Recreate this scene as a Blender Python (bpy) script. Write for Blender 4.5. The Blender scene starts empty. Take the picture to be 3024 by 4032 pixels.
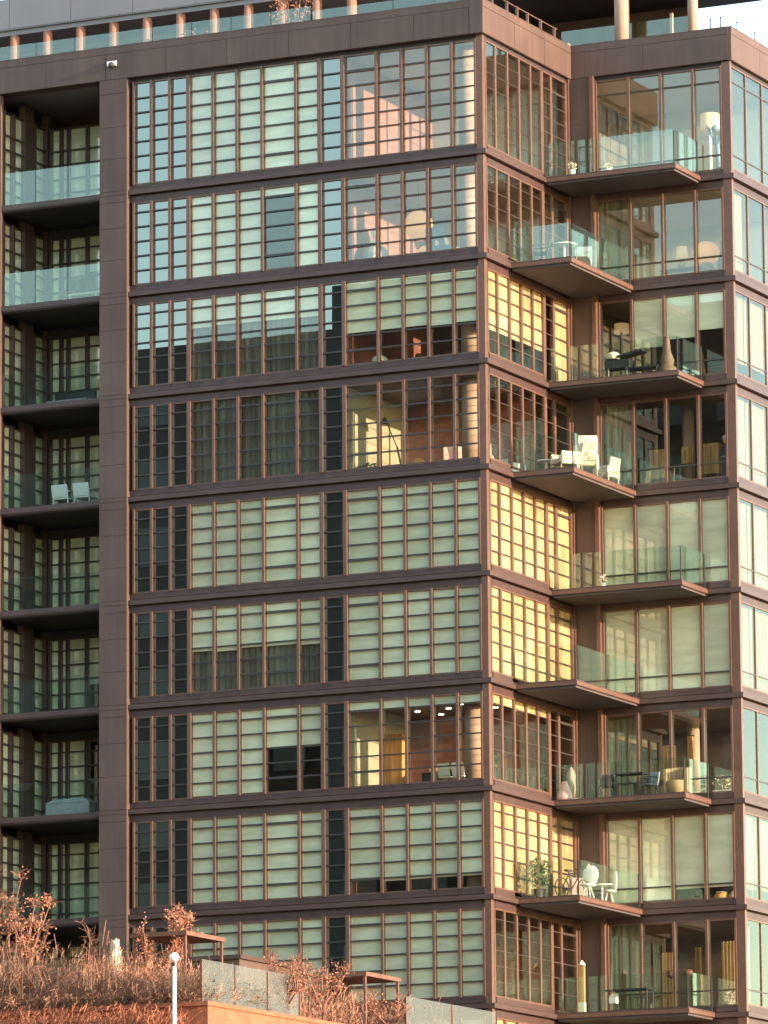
import bpy, math, random
from mathutils import Vector, Matrix
R = math.radians
SC = bpy.context.scene
COL = SC.collection
random.seed(7)

# ------------------------------------------------------------------ camera
def camera():
    px, py, pz = 75.5236, -164.3683, -43.4360
    pi, ya, ro = 0.173613, -0.448690, -0.007586
    F = Vector((math.sin(ya)*math.cos(pi), math.cos(ya)*math.cos(pi), math.sin(pi)))
    r0 = Vector((math.cos(ya), -math.sin(ya), 0))
    u0 = r0.cross(F)
    r = r0*math.cos(ro) + u0*math.sin(ro)
    u = -r0*math.sin(ro) + u0*math.cos(ro)
    cd = bpy.data.cameras.new('camera')
    cd.sensor_fit = 'VERTICAL'; cd.sensor_height = 24; cd.lens = 136.719
    cd.clip_start = 1; cd.clip_end = 5000
    co = bpy.data.objects.new('camera', cd); COL.objects.link(co)
    co.matrix_world = Matrix(((r.x, u.x, -F.x, px), (r.y, u.y, -F.y, py), (r.z, u.z, -F.z, pz), (0, 0, 0, 1)))
    SC.camera = co
camera()

# ------------------------------------------------------------------ light
SUN_EL, SUN_PHI = 9.0, 3.5          # low evening sun from the right, just in front of the left facade
S = Vector((math.cos(R(SUN_EL))*math.cos(R(SUN_PHI)), -math.cos(R(SUN_EL))*math.sin(R(SUN_PHI)), math.sin(R(SUN_EL))))
w = bpy.data.worlds.new('World'); SC.world = w; w.use_nodes = True
nt = w.node_tree; bg = nt.nodes['Background']
sky = nt.nodes.new('ShaderNodeTexSky'); sky.sky_type = 'NISHITA'; sky.sun_disc = False
sky.sun_elevation = R(SUN_EL); sky.sun_rotation = math.atan2(S.x, S.y)
sky.air_density = 1.0; sky.dust_density = 0.4; sky.ozone_density = 1.0
nt.links.new(sky.outputs[0], bg.inputs[0]); bg.inputs[1].default_value = 0.15
sl = bpy.data.lights.new('sun', 'SUN'); sl.energy = 2.9; sl.angle = R(0.5); sl.color = (1.0, 0.67, 0.50)
so = bpy.data.objects.new('sun', sl); COL.objects.link(so); so.rotation_mode = 'QUATERNION'
so.rotation_quaternion = S.to_track_quat('Z', 'Y')
vs = SC.view_settings; vs.view_transform = 'Standard'; vs.look = 'None'; vs.exposure = 2.52; vs.gamma = 1
cy = SC.cycles
cy.use_denoising = True; cy.max_bounces = 8; cy.transparent_max_bounces = 24; cy.glossy_bounces = 4; cy.diffuse_bounces = 3

# ------------------------------------------------------------------ mesh helpers
class MB:
    def __init__(s): s.v = []; s.f = []
    def hexa(s, p):
        b = len(s.v); s.v += [tuple(q) for q in p]
        s.f += [tuple(b+i for i in q) for q in ((0,3,2,1),(4,5,6,7),(0,1,5,4),(1,2,6,5),(2,3,7,6),(3,0,4,7))]
        return s
    def box(s, x0, x1, y0, y1, z0, z1):
        if x0 > x1: x0, x1 = x1, x0
        if y0 > y1: y0, y1 = y1, y0
        if z0 > z1: z0, z1 = z1, z0
        return s.hexa([(x0,y0,z0),(x1,y0,z0),(x1,y1,z0),(x0,y1,z0),(x0,y0,z1),(x1,y0,z1),(x1,y1,z1),(x0,y1,z1)])
    def tube(s, a, b, ra, rb=None, n=8, caps=True):
        rb = ra if rb is None else rb
        a = Vector(a); b = Vector(b); d = (b-a)
        if d.length < 1e-6: return s
        d.normalize(); t = Vector((0,0,1)) if abs(d.z) < .9 else Vector((1,0,0))
        u = d.cross(t).normalized(); v = d.cross(u); k = len(s.v)
        for c, r in ((a, ra), (b, rb)):
            for i in range(n):
                w_ = 2*math.pi*i/n; s.v.append(tuple(c + u*(r*math.cos(w_)) + v*(r*math.sin(w_))))
        for i in range(n): j = (i+1) % n; s.f.append((k+i, k+j, k+n+j, k+n+i))
        if caps: s.f.append(tuple(k+i for i in reversed(range(n)))); s.f.append(tuple(k+n+i for i in range(n)))
        return s
    def lathe(s, c, prof, n=14, sx=1, sy=1):
        k = len(s.v)
        for r, z in prof:
            for i in range(n):
                w_ = 2*math.pi*i/n; s.v.append((c[0]+sx*r*math.cos(w_), c[1]+sy*r*math.sin(w_), c[2]+z))
        for m in range(len(prof)-1):
            for i in range(n):
                j = (i+1) % n; s.f.append((k+m*n+i, k+m*n+j, k+(m+1)*n+j, k+(m+1)*n+i))
        s.f.append(tuple(k+i for i in reversed(range(n)))); s.f.append(tuple(k+(len(prof)-1)*n+i for i in range(n)))
        return s
    def ball(s, c, r, rz=None, n=12, m=7):
        rz = r if rz is None else rz
        return s.lathe(c, [(max(.004, r*math.sin(math.pi*i/m)), -rz*math.cos(math.pi*i/m)) for i in range(m+1)], n)
    def quad(s, *p):
        b = len(s.v); s.v += [tuple(q) for q in p]; s.f.append(tuple(range(b, b+len(p)))); return s
    def build(s, name, mat, parent=None, smooth=False):
        me = bpy.data.meshes.new(name); me.from_pydata(s.v, [], s.f); me.materials.append(mat)
        if smooth: me.polygons.foreach_set('use_smooth', [True]*len(me.polygons))
        me.update()
        o = bpy.data.objects.new(name, me); COL.objects.link(o)
        if parent is not None: o.parent = parent
        return o
def tag(o, label=None, cat=None, group=None, kind=None):
    if label: o['label'] = label
    if cat: o['category'] = cat
    if group: o['group'] = group
    if kind: o['kind'] = kind
    return o
def empty(name, loc, label, cat, group=None, rz=0):
    o = bpy.data.objects.new(name, None); COL.objects.link(o); o.location = loc; o.rotation_euler = (0, 0, rz)
    o.empty_display_size = .2
    return tag(o, label, cat, group)

# ------------------------------------------------------------------ materials
def mat(name, col, rough=.6, metal=0, var=.0, vscale=3, bump=0, bscale=40, spec=.5, emis=None, estr=0, streak=0):
    m = bpy.data.materials.new(name); m.use_nodes = True; n = m.node_tree; b = n.nodes['Principled BSDF']
    b.inputs['Base Color'].default_value = (*col, 1); b.inputs['Roughness'].default_value = rough
    b.inputs['Metallic'].default_value = metal; b.inputs['Specular IOR Level'].default_value = spec
    if var:
        tc = n.nodes.new('ShaderNodeTexCoord'); no = n.nodes.new('ShaderNodeTexNoise'); no.inputs['Scale'].default_value = vscale
        no.inputs['Detail'].default_value = 5
        mr = n.nodes.new('ShaderNodeMapRange'); mr.inputs[3].default_value = 1-var; mr.inputs[4].default_value = 1+var
        mr.inputs[1].default_value = .3; mr.inputs[2].default_value = .7
        mx = n.nodes.new('ShaderNodeMix'); mx.data_type = 'RGBA'; mx.blend_type = 'MULTIPLY'; mx.inputs[0].default_value = 1
        mx.inputs[6].default_value = (*col, 1)
        n.links.new(tc.outputs['Object'], no.inputs[0]); n.links.new(no.outputs[0], mr.inputs[0])
        n.links.new(mr.outputs[0], mx.inputs[7]); n.links.new(mx.outputs[2], b.inputs['Base Color'])
        if streak:      # rain streaks running down the panels
            mp = n.nodes.new('ShaderNodeMapping'); mp.inputs['Scale'].default_value = (6, 6, .22)
            n2 = n.nodes.new('ShaderNodeTexNoise'); n2.inputs['Scale'].default_value = 1; n2.inputs['Detail'].default_value = 4
            m3 = n.nodes.new('ShaderNodeMapRange'); m3.inputs[1].default_value = .3; m3.inputs[2].default_value = .7; m3.inputs[3].default_value = 1-streak; m3.inputs[4].default_value = 1+streak*.6
            x2 = n.nodes.new('ShaderNodeMix'); x2.data_type = 'RGBA'; x2.blend_type = 'MULTIPLY'; x2.inputs[0].default_value = 1
            n.links.new(tc.outputs['Object'], mp.inputs[0]); n.links.new(mp.outputs[0], n2.inputs[0]); n.links.new(n2.outputs[0], m3.inputs[0])
            n.links.new(mx.outputs[2], x2.inputs[6]); n.links.new(m3.outputs[0], x2.inputs[7]); n.links.new(x2.outputs[2], b.inputs['Base Color'])
    if bump:
        tc = n.nodes.new('ShaderNodeTexCoord'); no = n.nodes.new('ShaderNodeTexNoise'); no.inputs['Scale'].default_value = bscale
        bp = n.nodes.new('ShaderNodeBump'); bp.inputs['Strength'].default_value = bump; bp.inputs['Distance'].default_value = .02
        n.links.new(tc.outputs['Object'], no.inputs[0]); n.links.new(no.outputs[0], bp.inputs['Height']); n.links.new(bp.outputs[0], b.inputs['Normal'])
    if emis: b.inputs['Emission Color'].default_value = (*emis, 1); b.inputs['Emission Strength'].default_value = estr
    return m
def glass(name, tint, f0=.14, bump=.02, bsc=1.2):
    m = bpy.data.materials.new(name); m.use_nodes = True; n = m.node_tree; n.nodes.clear()
    out = n.nodes.new('ShaderNodeOutputMaterial'); mx = n.nodes.new('ShaderNodeMixShader')
    tr = n.nodes.new('ShaderNodeBsdfTransparent'); tr.inputs[0].default_value = (*tint, 1)
    gl = n.nodes.new('ShaderNodeBsdfGlossy'); gl.inputs['Roughness'].default_value = 0.0; gl.inputs[0].default_value = (.95, 1, .86, 1)
    lw = n.nodes.new('ShaderNodeLayerWeight'); lw.inputs[0].default_value = .5
    pw = n.nodes.new('ShaderNodeMath'); pw.operation = 'POWER'; pw.inputs[1].default_value = 4.5
    mr = n.nodes.new('ShaderNodeMapRange'); mr.inputs[3].default_value = f0; mr.inputs[4].default_value = 1
    tc = n.nodes.new('ShaderNodeTexCoord'); no = n.nodes.new('ShaderNodeTexNoise'); no.inputs['Scale'].default_value = bsc
    no.inputs['Detail'].default_value = 1
    bp = n.nodes.new('ShaderNodeBump'); bp.inputs['Strength'].default_value = bump; bp.inputs['Distance'].default_value = .3
    L = n.links.new
    L(tc.outputs['Object'], no.inputs[0]); L(no.outputs[0], bp.inputs['Height']); L(bp.outputs[0], gl.inputs['Normal'])
    L(lw.outputs['Facing'], pw.inputs[0]); L(pw.outputs[0], mr.inputs[0]); L(mr.outputs[0], mx.inputs[0])
    L(tr.outputs[0], mx.inputs[1]); L(gl.outputs[0], mx.inputs[2]); L(mx.outputs[0], out.inputs[0])
    return m
def cloth(name, col, trans=.35, stripes=0, open_=0.0, weave=1.0, dapple=0):
    """fabric: diffuse + translucent, optional fold shade and sun dapple painted as vertical bands, and an open weave one can see through"""
    m = bpy.data.materials.new(name); m.use_nodes = True; n = m.node_tree; n.nodes.clear(); L = n.links.new
    out = n.nodes.new('ShaderNodeOutputMaterial'); d = n.nodes.new('ShaderNodeBsdfDiffuse'); t = n.nodes.new('ShaderNodeBsdfTranslucent')
    mx = n.nodes.new('ShaderNodeMixShader'); mx.inputs[0].default_value = trans
    tc = n.nodes.new('ShaderNodeTexCoord'); mp = n.nodes.new('ShaderNodeMapping')
    mp.inputs['Scale'].default_value = (stripes, stripes, .35) if stripes else (dapple, dapple, .8) if dapple else (1.3, 1.3, 5.0)  # bands paint fold shade and sun dapple into the colour
    no = n.nodes.new('ShaderNodeTexNoise'); no.inputs['Scale'].default_value = 1.0 if stripes else .8; no.inputs['Detail'].default_value = 3
    mr = n.nodes.new('ShaderNodeMapRange'); mr.inputs[1].default_value = .3; mr.inputs[2].default_value = .7
    mr.inputs[3].default_value = .45 if stripes else .5 if dapple else 1-.22*weave; mr.inputs[4].default_value = 1.0
    mc = n.nodes.new('ShaderNodeMix'); mc.data_type = 'RGBA'; mc.blend_type = 'MULTIPLY'; mc.inputs[0].default_value = 1; mc.inputs[6].default_value = (*col, 1)
    L(tc.outputs['Object'], mp.inputs[0]); L(mp.outputs[0], no.inputs[0]); L(no.outputs[0], mr.inputs[0]); L(mr.outputs[0], mc.inputs[7])
    oi = n.nodes.new('ShaderNodeObjectInfo'); m4 = n.nodes.new('ShaderNodeMapRange'); m4.inputs[3].default_value = .78; m4.inputs[4].default_value = 1.06
    mc2 = n.nodes.new('ShaderNodeMix'); mc2.data_type = 'RGBA'; mc2.blend_type = 'MULTIPLY'; mc2.inputs[0].default_value = 1
    L(oi.outputs['Random'], m4.inputs[0]); L(mc.outputs[2], mc2.inputs[6]); L(m4.outputs[0], mc2.inputs[7]); mc = mc2
    L(mc.outputs[2], d.inputs[0]); L(mc.outputs[2], t.inputs[0]); L(d.outputs[0], mx.inputs[1]); L(t.outputs[0], mx.inputs[2])
    if open_:
        tp = n.nodes.new('ShaderNodeBsdfTransparent'); m2 = n.nodes.new('ShaderNodeMixShader')
        m2.inputs[0].default_value = open_; L(mx.outputs[0], m2.inputs[1]); L(tp.outputs[0], m2.inputs[2]); L(m2.outputs[0], out.inputs[0])
    else: L(mx.outputs[0], out.inputs[0])
    return m
def spandrel():
    m = glass('black_spandrel_glass', (1, 1, 1), .23, .0004); n = m.node_tree
    d = n.nodes.new('ShaderNodeBsdfDiffuse'); d.inputs[0].default_value = (.012, .015, .016, 1)
    mx = next(q for q in n.nodes if q.type == 'MIX_SHADER'); n.links.new(d.outputs[0], mx.inputs[1]); return m
M = dict(
 spand=spandrel(), band=mat('dark_bronze_band', (.062,.037,.032), .42, .25, .14, 2, streak=.12),
 clad=mat('brown_metal_cladding', (.084,.056,.045), .55, .15, .16, .6, spec=.4, streak=.14),
 lip=mat('bronze_slab_edge', (.070,.043,.037), .40, .25, .12, 2),
 mull=mat('bronze_mullion', (.130,.074,.052), .38, .3, .12, 4),
 bar=mat('dark_glazing_bar', (.055,.05,.045), .4, .3),
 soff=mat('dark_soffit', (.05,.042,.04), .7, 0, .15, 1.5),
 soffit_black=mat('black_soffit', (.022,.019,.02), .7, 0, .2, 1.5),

 glass=glass('window_glass', (.94,.99,.92), .125, .0004),
 guard=glass('guard_glass', (.90,.96,.93), .07, .004),
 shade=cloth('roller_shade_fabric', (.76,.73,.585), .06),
 sunlit_shade=cloth('sunlit_roller_shade_fabric', (.74,.52,.31), .2, dapple=4.5),  # sunlit copy of the roller shade, gold light and dapple in the colour
 sheer=cloth('sheer_curtain_fabric', (.30,.27,.22), .25, stripes=6, open_=.12),
 drape=cloth('pleated_curtain_fabric', (.34,.29,.19), .15, stripes=9),
 ddrape=cloth('black_curtain_fabric', (.03,.03,.03), .1, stripes=9),
 odrape=cloth('amber_curtain_fabric', (.85,.52,.22), .4, stripes=6),
 wall=mat('pale_plaster', (.34,.33,.28), .8, 0, .06, 1.5),
 wallbrown=mat('red_brown_wood_panel', (.17,.065,.045), .55, 0, .25, 3),
 walldark=mat('dark_brown_wall', (.10,.075,.06), .7, 0, .25, 2),
 ceil=mat('grey_ceiling', (.40,.37,.32), .8, 0, .06, 1),
 floor=mat('oak_floor', (.30,.20,.12), .5, 0, .2, 4),
 post=mat('sun_tinted_post', (.27,.135,.085), .7, 0, .1, 3), sunplaster=mat('sun_tinted_plaster', (.19,.085,.06), .8, 0, .06, 1.5), straw=mat('straw_plaster', (.26,.24,.17), .8, 0, .08, 1.5),  # roof posts and top room wall carry orange sunlight in their colour
 conc=mat('pale_concrete_column', (.30,.20,.145), .7, 0, .08, 3),
 dark=mat('black_metal', (.03,.03,.032), .4, .3),
 white=mat('white_paint', (.78,.75,.70), .5),
 pattern=mat('patterned_fabric', (.62,.50,.38), .85, 0, .75, 13), cream=mat('cream_fabric', (.74,.64,.48), .85, 0, .1, 8),
 wicker=mat('tan_wicker', (.48,.30,.16), .8, 0, .3, 25, .4, 60),
 orange=mat('orange_upholstery', (.62,.26,.07), .7, 0, .15, 6),
 pink=mat('faded_pink_fabric', (.62,.36,.32), .85, 0, .1, 6),
 blue=mat('dusty_blue_ceramic', (.10,.17,.25), .4),
 brown=mat('dark_wood', (.14,.08,.045), .6, 0, .25, 6),
 grey=mat('grey_fabric', (.30,.30,.30), .85, 0, .12, 8),
 leaf=mat('green_leaves', (.075,.11,.045), .7, 0, .3, 6),
 lamp=mat('cream_lampshade', (.55,.38,.22), .8, emis=(1,.62,.28), estr=.05),
 plamp=mat('paper_lantern', (.55,.27,.11), .8, emis=(1,.45,.15), estr=.08),
 bulb=mat('lit_downlight', (1,.9,.7), .5, emis=(1,.86,.6), estr=4),
 skin=mat('skin', (.55,.33,.24), .6), navy=mat('navy_clothing', (.035,.045,.065), .85), hair=mat('white_hair', (.6,.6,.58), .8),
 stone=mat('orange_sandstone', (.23,.075,.034), .85, 0, .22, 2.5, .5, 9),
 twig=mat('dry_twigs', (.19,.092,.055), .9, 0, .25, 3), bark=mat('russet_bark', (.115,.058,.038), .9, 0, .25, 5),
 brush=mat('dry_brush', (.27,.145,.088), .9, 0, .6, .9), rbrush=mat('red_dry_brush', (.28,.105,.052), .9, 0, .5, 1.2), dryleaf=mat('dead_leaves', (.34,.15,.085), .85, 0, .3, 2),
 ground=mat('dry_ground', (.22,.17,.12), .95, 0, .3, .3), asphalt=mat('asphalt', (.05,.05,.05), .9, 0, .2, .5),
 office=mat('dark_brick', (.028,.026,.024), .85, 0, .2, .2), offwin=mat('office_window', (.03,.035,.04), .1),
 roofm=mat('grey_penthouse_cladding', (.20,.185,.185), .5, .2, .08, .5),
)

# ------------------------------------------------------------------ wall frames (s along, n outwards, z up)
H = 3.4
def zb(k): return -H*(k-1)
WALLS = dict(
 left=lambda s, n: (s, -n), right=lambda s, n: (n, s), rear=lambda s, n: (s, 6.83-n), far=lambda s, n: (5.70+n, s),
 loggia=lambda s, n: (s, 3.2-n), loggiaside=lambda s, n: (-17.6+n, s))
def lb(mb, wall, s0, s1, n0, n1, z0, z1):
    x0, y0 = WALLS[wall](s0, n0); x1, y1 = WALLS[wall](s1, n1)
    return mb.box(x0, x1, y0, y1, z0, z1)
building = empty('apartment_building', (0, 0, -45), 'bronze and glass apartment tower with gridded windows and corner balconies', 'building')
building.location = (0, 0, 0)

def bay(wall, edges, z0, z1, bars=(), fills=None, mw=.085, depth=.0, proud=.07, k=0, thick=(), endw=(None, None), barh=.046, fab='shade', fm='mull'):
    """one glazed opening: frame + mullions (mesh), with panes, glazing bars and blinds as sub-parts"""
    s0, s1 = edges[0], edges[-1]
    shallow = wall in ('right', 'far'); PD = -.035 if shallow else -.06
    if shallow: proud = .0
    f = MB()
    for i, e in enumerate(edges):
        wl = wr = mw/2
        if i == 0: wl = 0 if endw[0] is None else endw[0]; wr = mw*.75
        if i == len(edges)-1: wr = 0 if endw[1] is None else endw[1]; wl = mw*.75
        lb(f, wall, e-wl, e+wr, -.12, proud, z0, z1)
    for i in range(len(edges)-1):
        a, b = edges[i]+mw*.5, edges[i+1]-mw*.5
        lb(f, wall, a, b, -.10, .0, z0, z0+.05); lb(f, wall, a, b, -.10, .0, z1-.05, z1)
    fo = f.build('window', M[fm], building)
    for j, z in enumerate(bars):
        g = MB(); n0, n1 = PD+.004, (-.012 if shallow else .01)
        lb(g, wall, s0+.02, s1-.02, n0, n1, z-barh/2, z+barh/2)
        for i in range(len(edges)-1):
            if (i, j) in thick: lb(g, wall, edges[i]+.03, edges[i+1]-.03, n0+.003, n1+.006, z-.0375, z+.0375)
        g.build('glazing_bar', M['bar'], fo)
    for i in range(len(edges)-1):
        a, b = edges[i]+.01, edges[i+1]-.01
        fl = fills[i] if fills else None
        if fl == 'spandrel':
            p = MB(); lb(p, wall, a, b, -.09, -.06, z0+.01, z1-.01); p.build('spandrel_panel', M['spand'], fo); continue
        p = MB(); x0, y0 = WALLS[wall](a, PD); x1, y1 = WALLS[wall](b, PD)
        tl = random.uniform(-.0004, .0004); y1 += tl if not shallow and wall != 'loggiaside' else 0
        if wall in ('left', 'rear', 'loggia'): p.quad((x0, y0, z0), (x1, y1, z0), (x1, y1+tl, z1), (x0, y0+tl, z1))
        else: p.quad((x0, y0, z0), (x0, y1, z0), (x0, y1, z1), (x0, y0, z1))
        p.build('pane', M['glass'], fo)
        if not fl: continue
        for kind, t0, t1 in fl:        # fractions of the height, measured from the top
            t1 = t1 if t1 > .95 else t1+random.uniform(-.012, .012); za, zc = z1-(z1-z0)*t1+.012, z1-(z1-z0)*t0-.012
            sh = MB()
            if kind in ('shade',):
                ins, dd = (.004, PD-.05) if shallow else (.03, -.10)
                lb(sh, wall, a+ins, b-ins, dd-.01, dd, za, zc)
                lb(sh, wall, a+ins, b-ins, dd-.015, dd+.005, za, za+.03)
                sh.build('blind', M[fab], fo)
            else:
                nseg = max(6, int((b-a)/.07)); base = len(sh.v)
                for q in range(nseg+1):
                    s = a+.02+(b-a-.04)*q/nseg; d = -.24+.035*math.sin(q*1.9+k)+.012*random.uniform(-1, 1)
                    x, y = WALLS[wall](s, d); sh.v += [(x, y, za), (x, y, zc)]
                for q in range(nseg): sh.f.append((base+2*q, base+2*q+2, base+2*q+3, base+2*q+1))
                sh.build('curtain', M[kind], fo)
    return fo

SH = lambda t: [('shade', 0, t)]
EA = [-12.63, -11.95, -11.27, -10.58]
EB = [-10.58, -9.68, -8.80, -7.89, -6.66, -5.80]
EC = [-5.80, -4.97]
ED = [-4.97, -3.76, -2.87, -1.97, -1.09, -.22]
ER = [.20, 1.0, 1.93, 2.84, 3.73, 4.60]
EDOOR = [4.60, 5.36, 6.60]
EBK = [.93, 2.12, 3.26, 4.40, 5.42]
EFAR = [6.83+.12, 8.21, 9.62, 11.05, 12.5]
EL = [-17.52, -17.08, -16.81, -16.09, -15.3, -14.5, -13.78]
ELS = [.10, .80]
# blinds floor by floor (None = clear glass)
CFG = {
 1: dict(B=[SH(1)]*5, D=None, R=None, DR=None, K=None, FR=None, L=[SH(1)]*6),
 2: dict(B=[SH(1), SH(1), SH(1), SH(.14), SH(1)], D=None, R=None, DR=None, K=[[('drape', 0, 1)], None, None, None], FR=[[('drape', 0, 1)], None, None, None], L=[SH(1), SH(1), SH(.5), SH(.45), SH(.45), SH(.45)]),
 3: dict(B=[[('shade', 0, .36), ('sheer', .3, 1)]]*5, D=[SH(.62)]*5, R=[SH(.70)]*5, DR=[None, SH(1)], K=[None, SH(.60), SH(.52), SH(.46)], FR=[[('drape', 0, .82)]]*4, L=[SH(1), SH(1), SH(1), SH(1), SH(.8), SH(.8)]),
 4: dict(B=[[('sheer', 0, 1)]]*5, D=None, R=None, DR=None, K=[[('drape', 0, 1)], None, None, None], FR=[[('drape', 0, 1)]]*4, L=[SH(1)]*6),
 5: dict(B=[SH(1)]*5, D=[SH(1)]*5, R=[SH(1)]*5, DR=[SH(1)]*2, K=[SH(.98)]*4, FR=[[('drape', 0, 1)]]*4, L=[SH(1)]*6),
 6: dict(B=[[('shade', 0, .52), ('sheer', .4, 1)]]*5, D=[SH(1)]*5, R=[SH(1)]*5, DR=[SH(1)]*2, K=[SH(1)]*4, FR=[[('drape', 0, 1)]]*4, L=[SH(1), SH(1), SH(1), SH(.55), SH(.6), SH(.6)]),
 7: dict(B=[SH(.975)]*3+[SH(.48)]*2, D=[SH(.14), SH(.12), SH(.12), SH(.12), SH(.12)], R=[SH(.12)]*5, DR=None, K=[[('drape', .05, 1)], None, None, None], FR=None, L=[SH(1), SH(1), SH(1), None, None, None]),
 8: dict(B=[SH(.985)]*5, D=[SH(.84), SH(.87), SH(.86), SH(.86), SH(.86)], R=[SH(1)]*5, DR=[SH(1)]*2, K=[SH(1), SH(.97), SH(.85), SH(.85)], FR=[[('drape', 0, .86)]]*4, L=[SH(1)]*6),
 9: dict(B=[SH(1)]*5, D=[SH(1)]*5, R=None, DR=None, K=[[('drape', 0, 1)], None, None, None], FR=None, L=[SH(1)]*6),
 10: dict(B=[SH(1)]*5, D=[SH(1)]*5, R=[SH(1)]*5, DR=[SH(1)]*2, K=[SH(1)]*4, FR=[SH(1)]*4, L=[SH(1)]*6),
}
NF = 10
for k in range(1, NF+1):
    z = zb(k); c = CFG[k]
    g0, g1 = (z+.16, z+3.63) if k == 1 else (z+.21, z+2.98)
    nb = 6 if k == 1 else 5
    bars = [g0+.487*(j+1) for j in range(nb)]
    top = len(bars)-1
    bay('left', EA, g0, g1, bars, ['spandrel']*3, k=k)
    bay('left', EB, g0, g1, bars, c['B'], k=k, thick=((3, 0), (3, top)))
    bay('left', EC, g0, g1, bars, ['spandrel'], k=k)
    bay('left', ED, g0, g1, bars, c['D'], k=k, thick=((0, 0), (0, top)))
    bay('right', ER, g0, g1, bars, c['R'], k=k, mw=.11, fab='sunlit_shade', barh=.034 if c['R'] and k != 7 else .02)
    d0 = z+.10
    bay('right', EDOOR, d0, g1, bars, c['DR'], k=k, mw=.15, thick=((1, top),), fab='sunlit_shade', barh=.034)
    bay('rear', EBK, g0, g1, [g0+.50]+([z+3.11] if k == 1 else []), c['K'], k=k, barh=.045, endw=(None, None))
    bay('far', EFAR, g0, g1, [g0+.50]+([z+3.11] if k == 1 else []), c['FR'], k=k, barh=.045, mw=.07)
    gl_ = g1-.35 if k == 1 else g1-.08
    bay('loggia', EL, z+.06, gl_, [z+.06+.487*(j+1) for j in range(5)], c['L'], k=k, mw=.10, fm='band')
    bay('loggiaside', ELS+[1.6], z+.06, gl_, [z+.06+.487*(j+1) for j in range(5)], [SH(1)]*2, k=k, mw=.10, fm='band')
    bay('loggiaside', [2.2, 3.1], z+.06, gl_, [z+.06+.487*(j+1) for j in range(5)], [SH(1)], k=k, mw=.10, fm='band')

# ------------------------------------------------------------------ slab bands, posts, piers, body
def band(mb_s, mb_l, wall, s0, s1, z, sw=0, top=.21, hb=.42, e=0.0):
    """sill, groove, projecting lip, shadow gap and head of one floor line"""
    lb(mb_s, wall, s0, s1, -.30, .012, z+.025, z+top)
    lb(mb_s, wall, s0, s1, -.30, -.05, z-.01, z+.025)
    lb(mb_l, wall, s0, s1+e, -.30, .13, z-.165, z-.01)
    lb(mb_s, wall, s0, s1, -.30, -.06, z-.225, z-.165)
    lb(mb_s, wall, s0, s1, -.30, .005, z-hb, z-.225)
for k in range(1, NF+1):
    z = zb(k); a, b, b2 = MB(), MB(), MB(); top = .16 if k == 1 else .21
    band(a, b, 'left', -12.755, -.3, z, top=top)
    # the corner piece joins left and right lips
    a.box(-.3, -.012, -.012, .3, z+.025, z+top); a.box(-.3, .05, -.05, .3, z-.01, z+.025) if False else None
    a.box(-.3, -.05, .05, .3, z-.01, z+.025)
    b.box(-.3, .13, -.13, .3, z-.165, z-.01)
    a.box(-.3, -.06, .06, .3, z-.225, z-.165); a.box(-.3, -.005, .005, .3, z-.42, z-.225)
    ysplit = 4.6 if k % 2 else 1.75
    lb(a, 'right', .3, ysplit, -.30, .012, z+.025, z+top); lb(a, 'right', .3, ysplit, -.30, -.05, z-.01, z+.025)
    lb(b, 'right', .3, ysplit, -.30, .13, z-.165, z-.01); lb(a, 'right', .3, ysplit, -.30, -.06, z-.225, z-.165)
    lb(a, 'right', .3, 6.7, -.30, .005, z-.42, z-.226)
    lb(a, 'right', ysplit, 6.7, -.30, .0, z-.225, z+.09)
    xs = 4.66 if k % 2 else 2.22
    lb(a, 'rear', xs, 5.5, -.30, .012, z+.025, z+top); lb(a, 'rear', xs, 5.4, -.30, -.05, z-.01, z+.025)
    lb(b2, 'rear', xs, 5.4, -.30, .13, z-.165, z-.01); lb(a, 'rear', xs, 5.4, -.30, -.06, z-.225, z-.165)
    lb(a, 'rear', .0, 5.4, -.30, .005, z-.42, z-.226); lb(a, 'rear', .0, xs, -.30, .0, z-.225, z+top)
    b2.box(5.4, 5.83, 6.70, 7.1, z-.165, z-.01); a.box(5.4, 5.65, 6.88, 7.1, z-.01, z+.025); a.box(5.5, 5.712, 6.818, 7.1, z+.025, z+top)
    a.box(5.4, 5.64, 6.89, 7.1, z-.225, z-.165); a.box(5.4, 5.705, 6.825, 7.1, z-.42, z-.226)
    lb(a, 'far', 7.1, 20, -.30, .012, z+.025, z+top); lb(a, 'far', 7.1, 20, -.30, -.05, z-.01, z+.025)
    lb(b2, 'far', 7.1, 20, -.30, .13, z-.165, z-.01); lb(a, 'far', 7.1, 20, -.30, -.06, z-.225, z-.165); lb(a, 'far', 7.1, 20, -.30, .005, z-.42, z-.226)
    fb = a.build('floor_band', M['band'], building); b.build('slab_edge', M['lip'], fb); b2.build('slab_edge', M['lip'], fb)
    # loggia floor
    lg = MB(); lg.box(-17.6, -13.78, -.02, 3.4, z-.21, z+.0); lg.box(-17.6, -13.78, -.05, -.02, z-.17, z-.02)
    lg.build('loggia_floor', M['lip'], building)
    lc = MB(); lc.box(-17.6, -13.78, .05, 3.12, z-.25, z-.212); lc.box(-17.6, -13.78, 3.12, 3.4, z-.50, z-.215)
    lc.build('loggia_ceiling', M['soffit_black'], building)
# corner posts
cp = MB(); cp.box(-.22, .0, -.03, .17, -34.2, 3.76); cp.build('corner_post', M['mull'], building)
cp = MB(); cp.box(5.42, 5.72, 6.80, 6.95, -34.2, 3.76); cp.build('corner_post', M['mull'], building)
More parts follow.
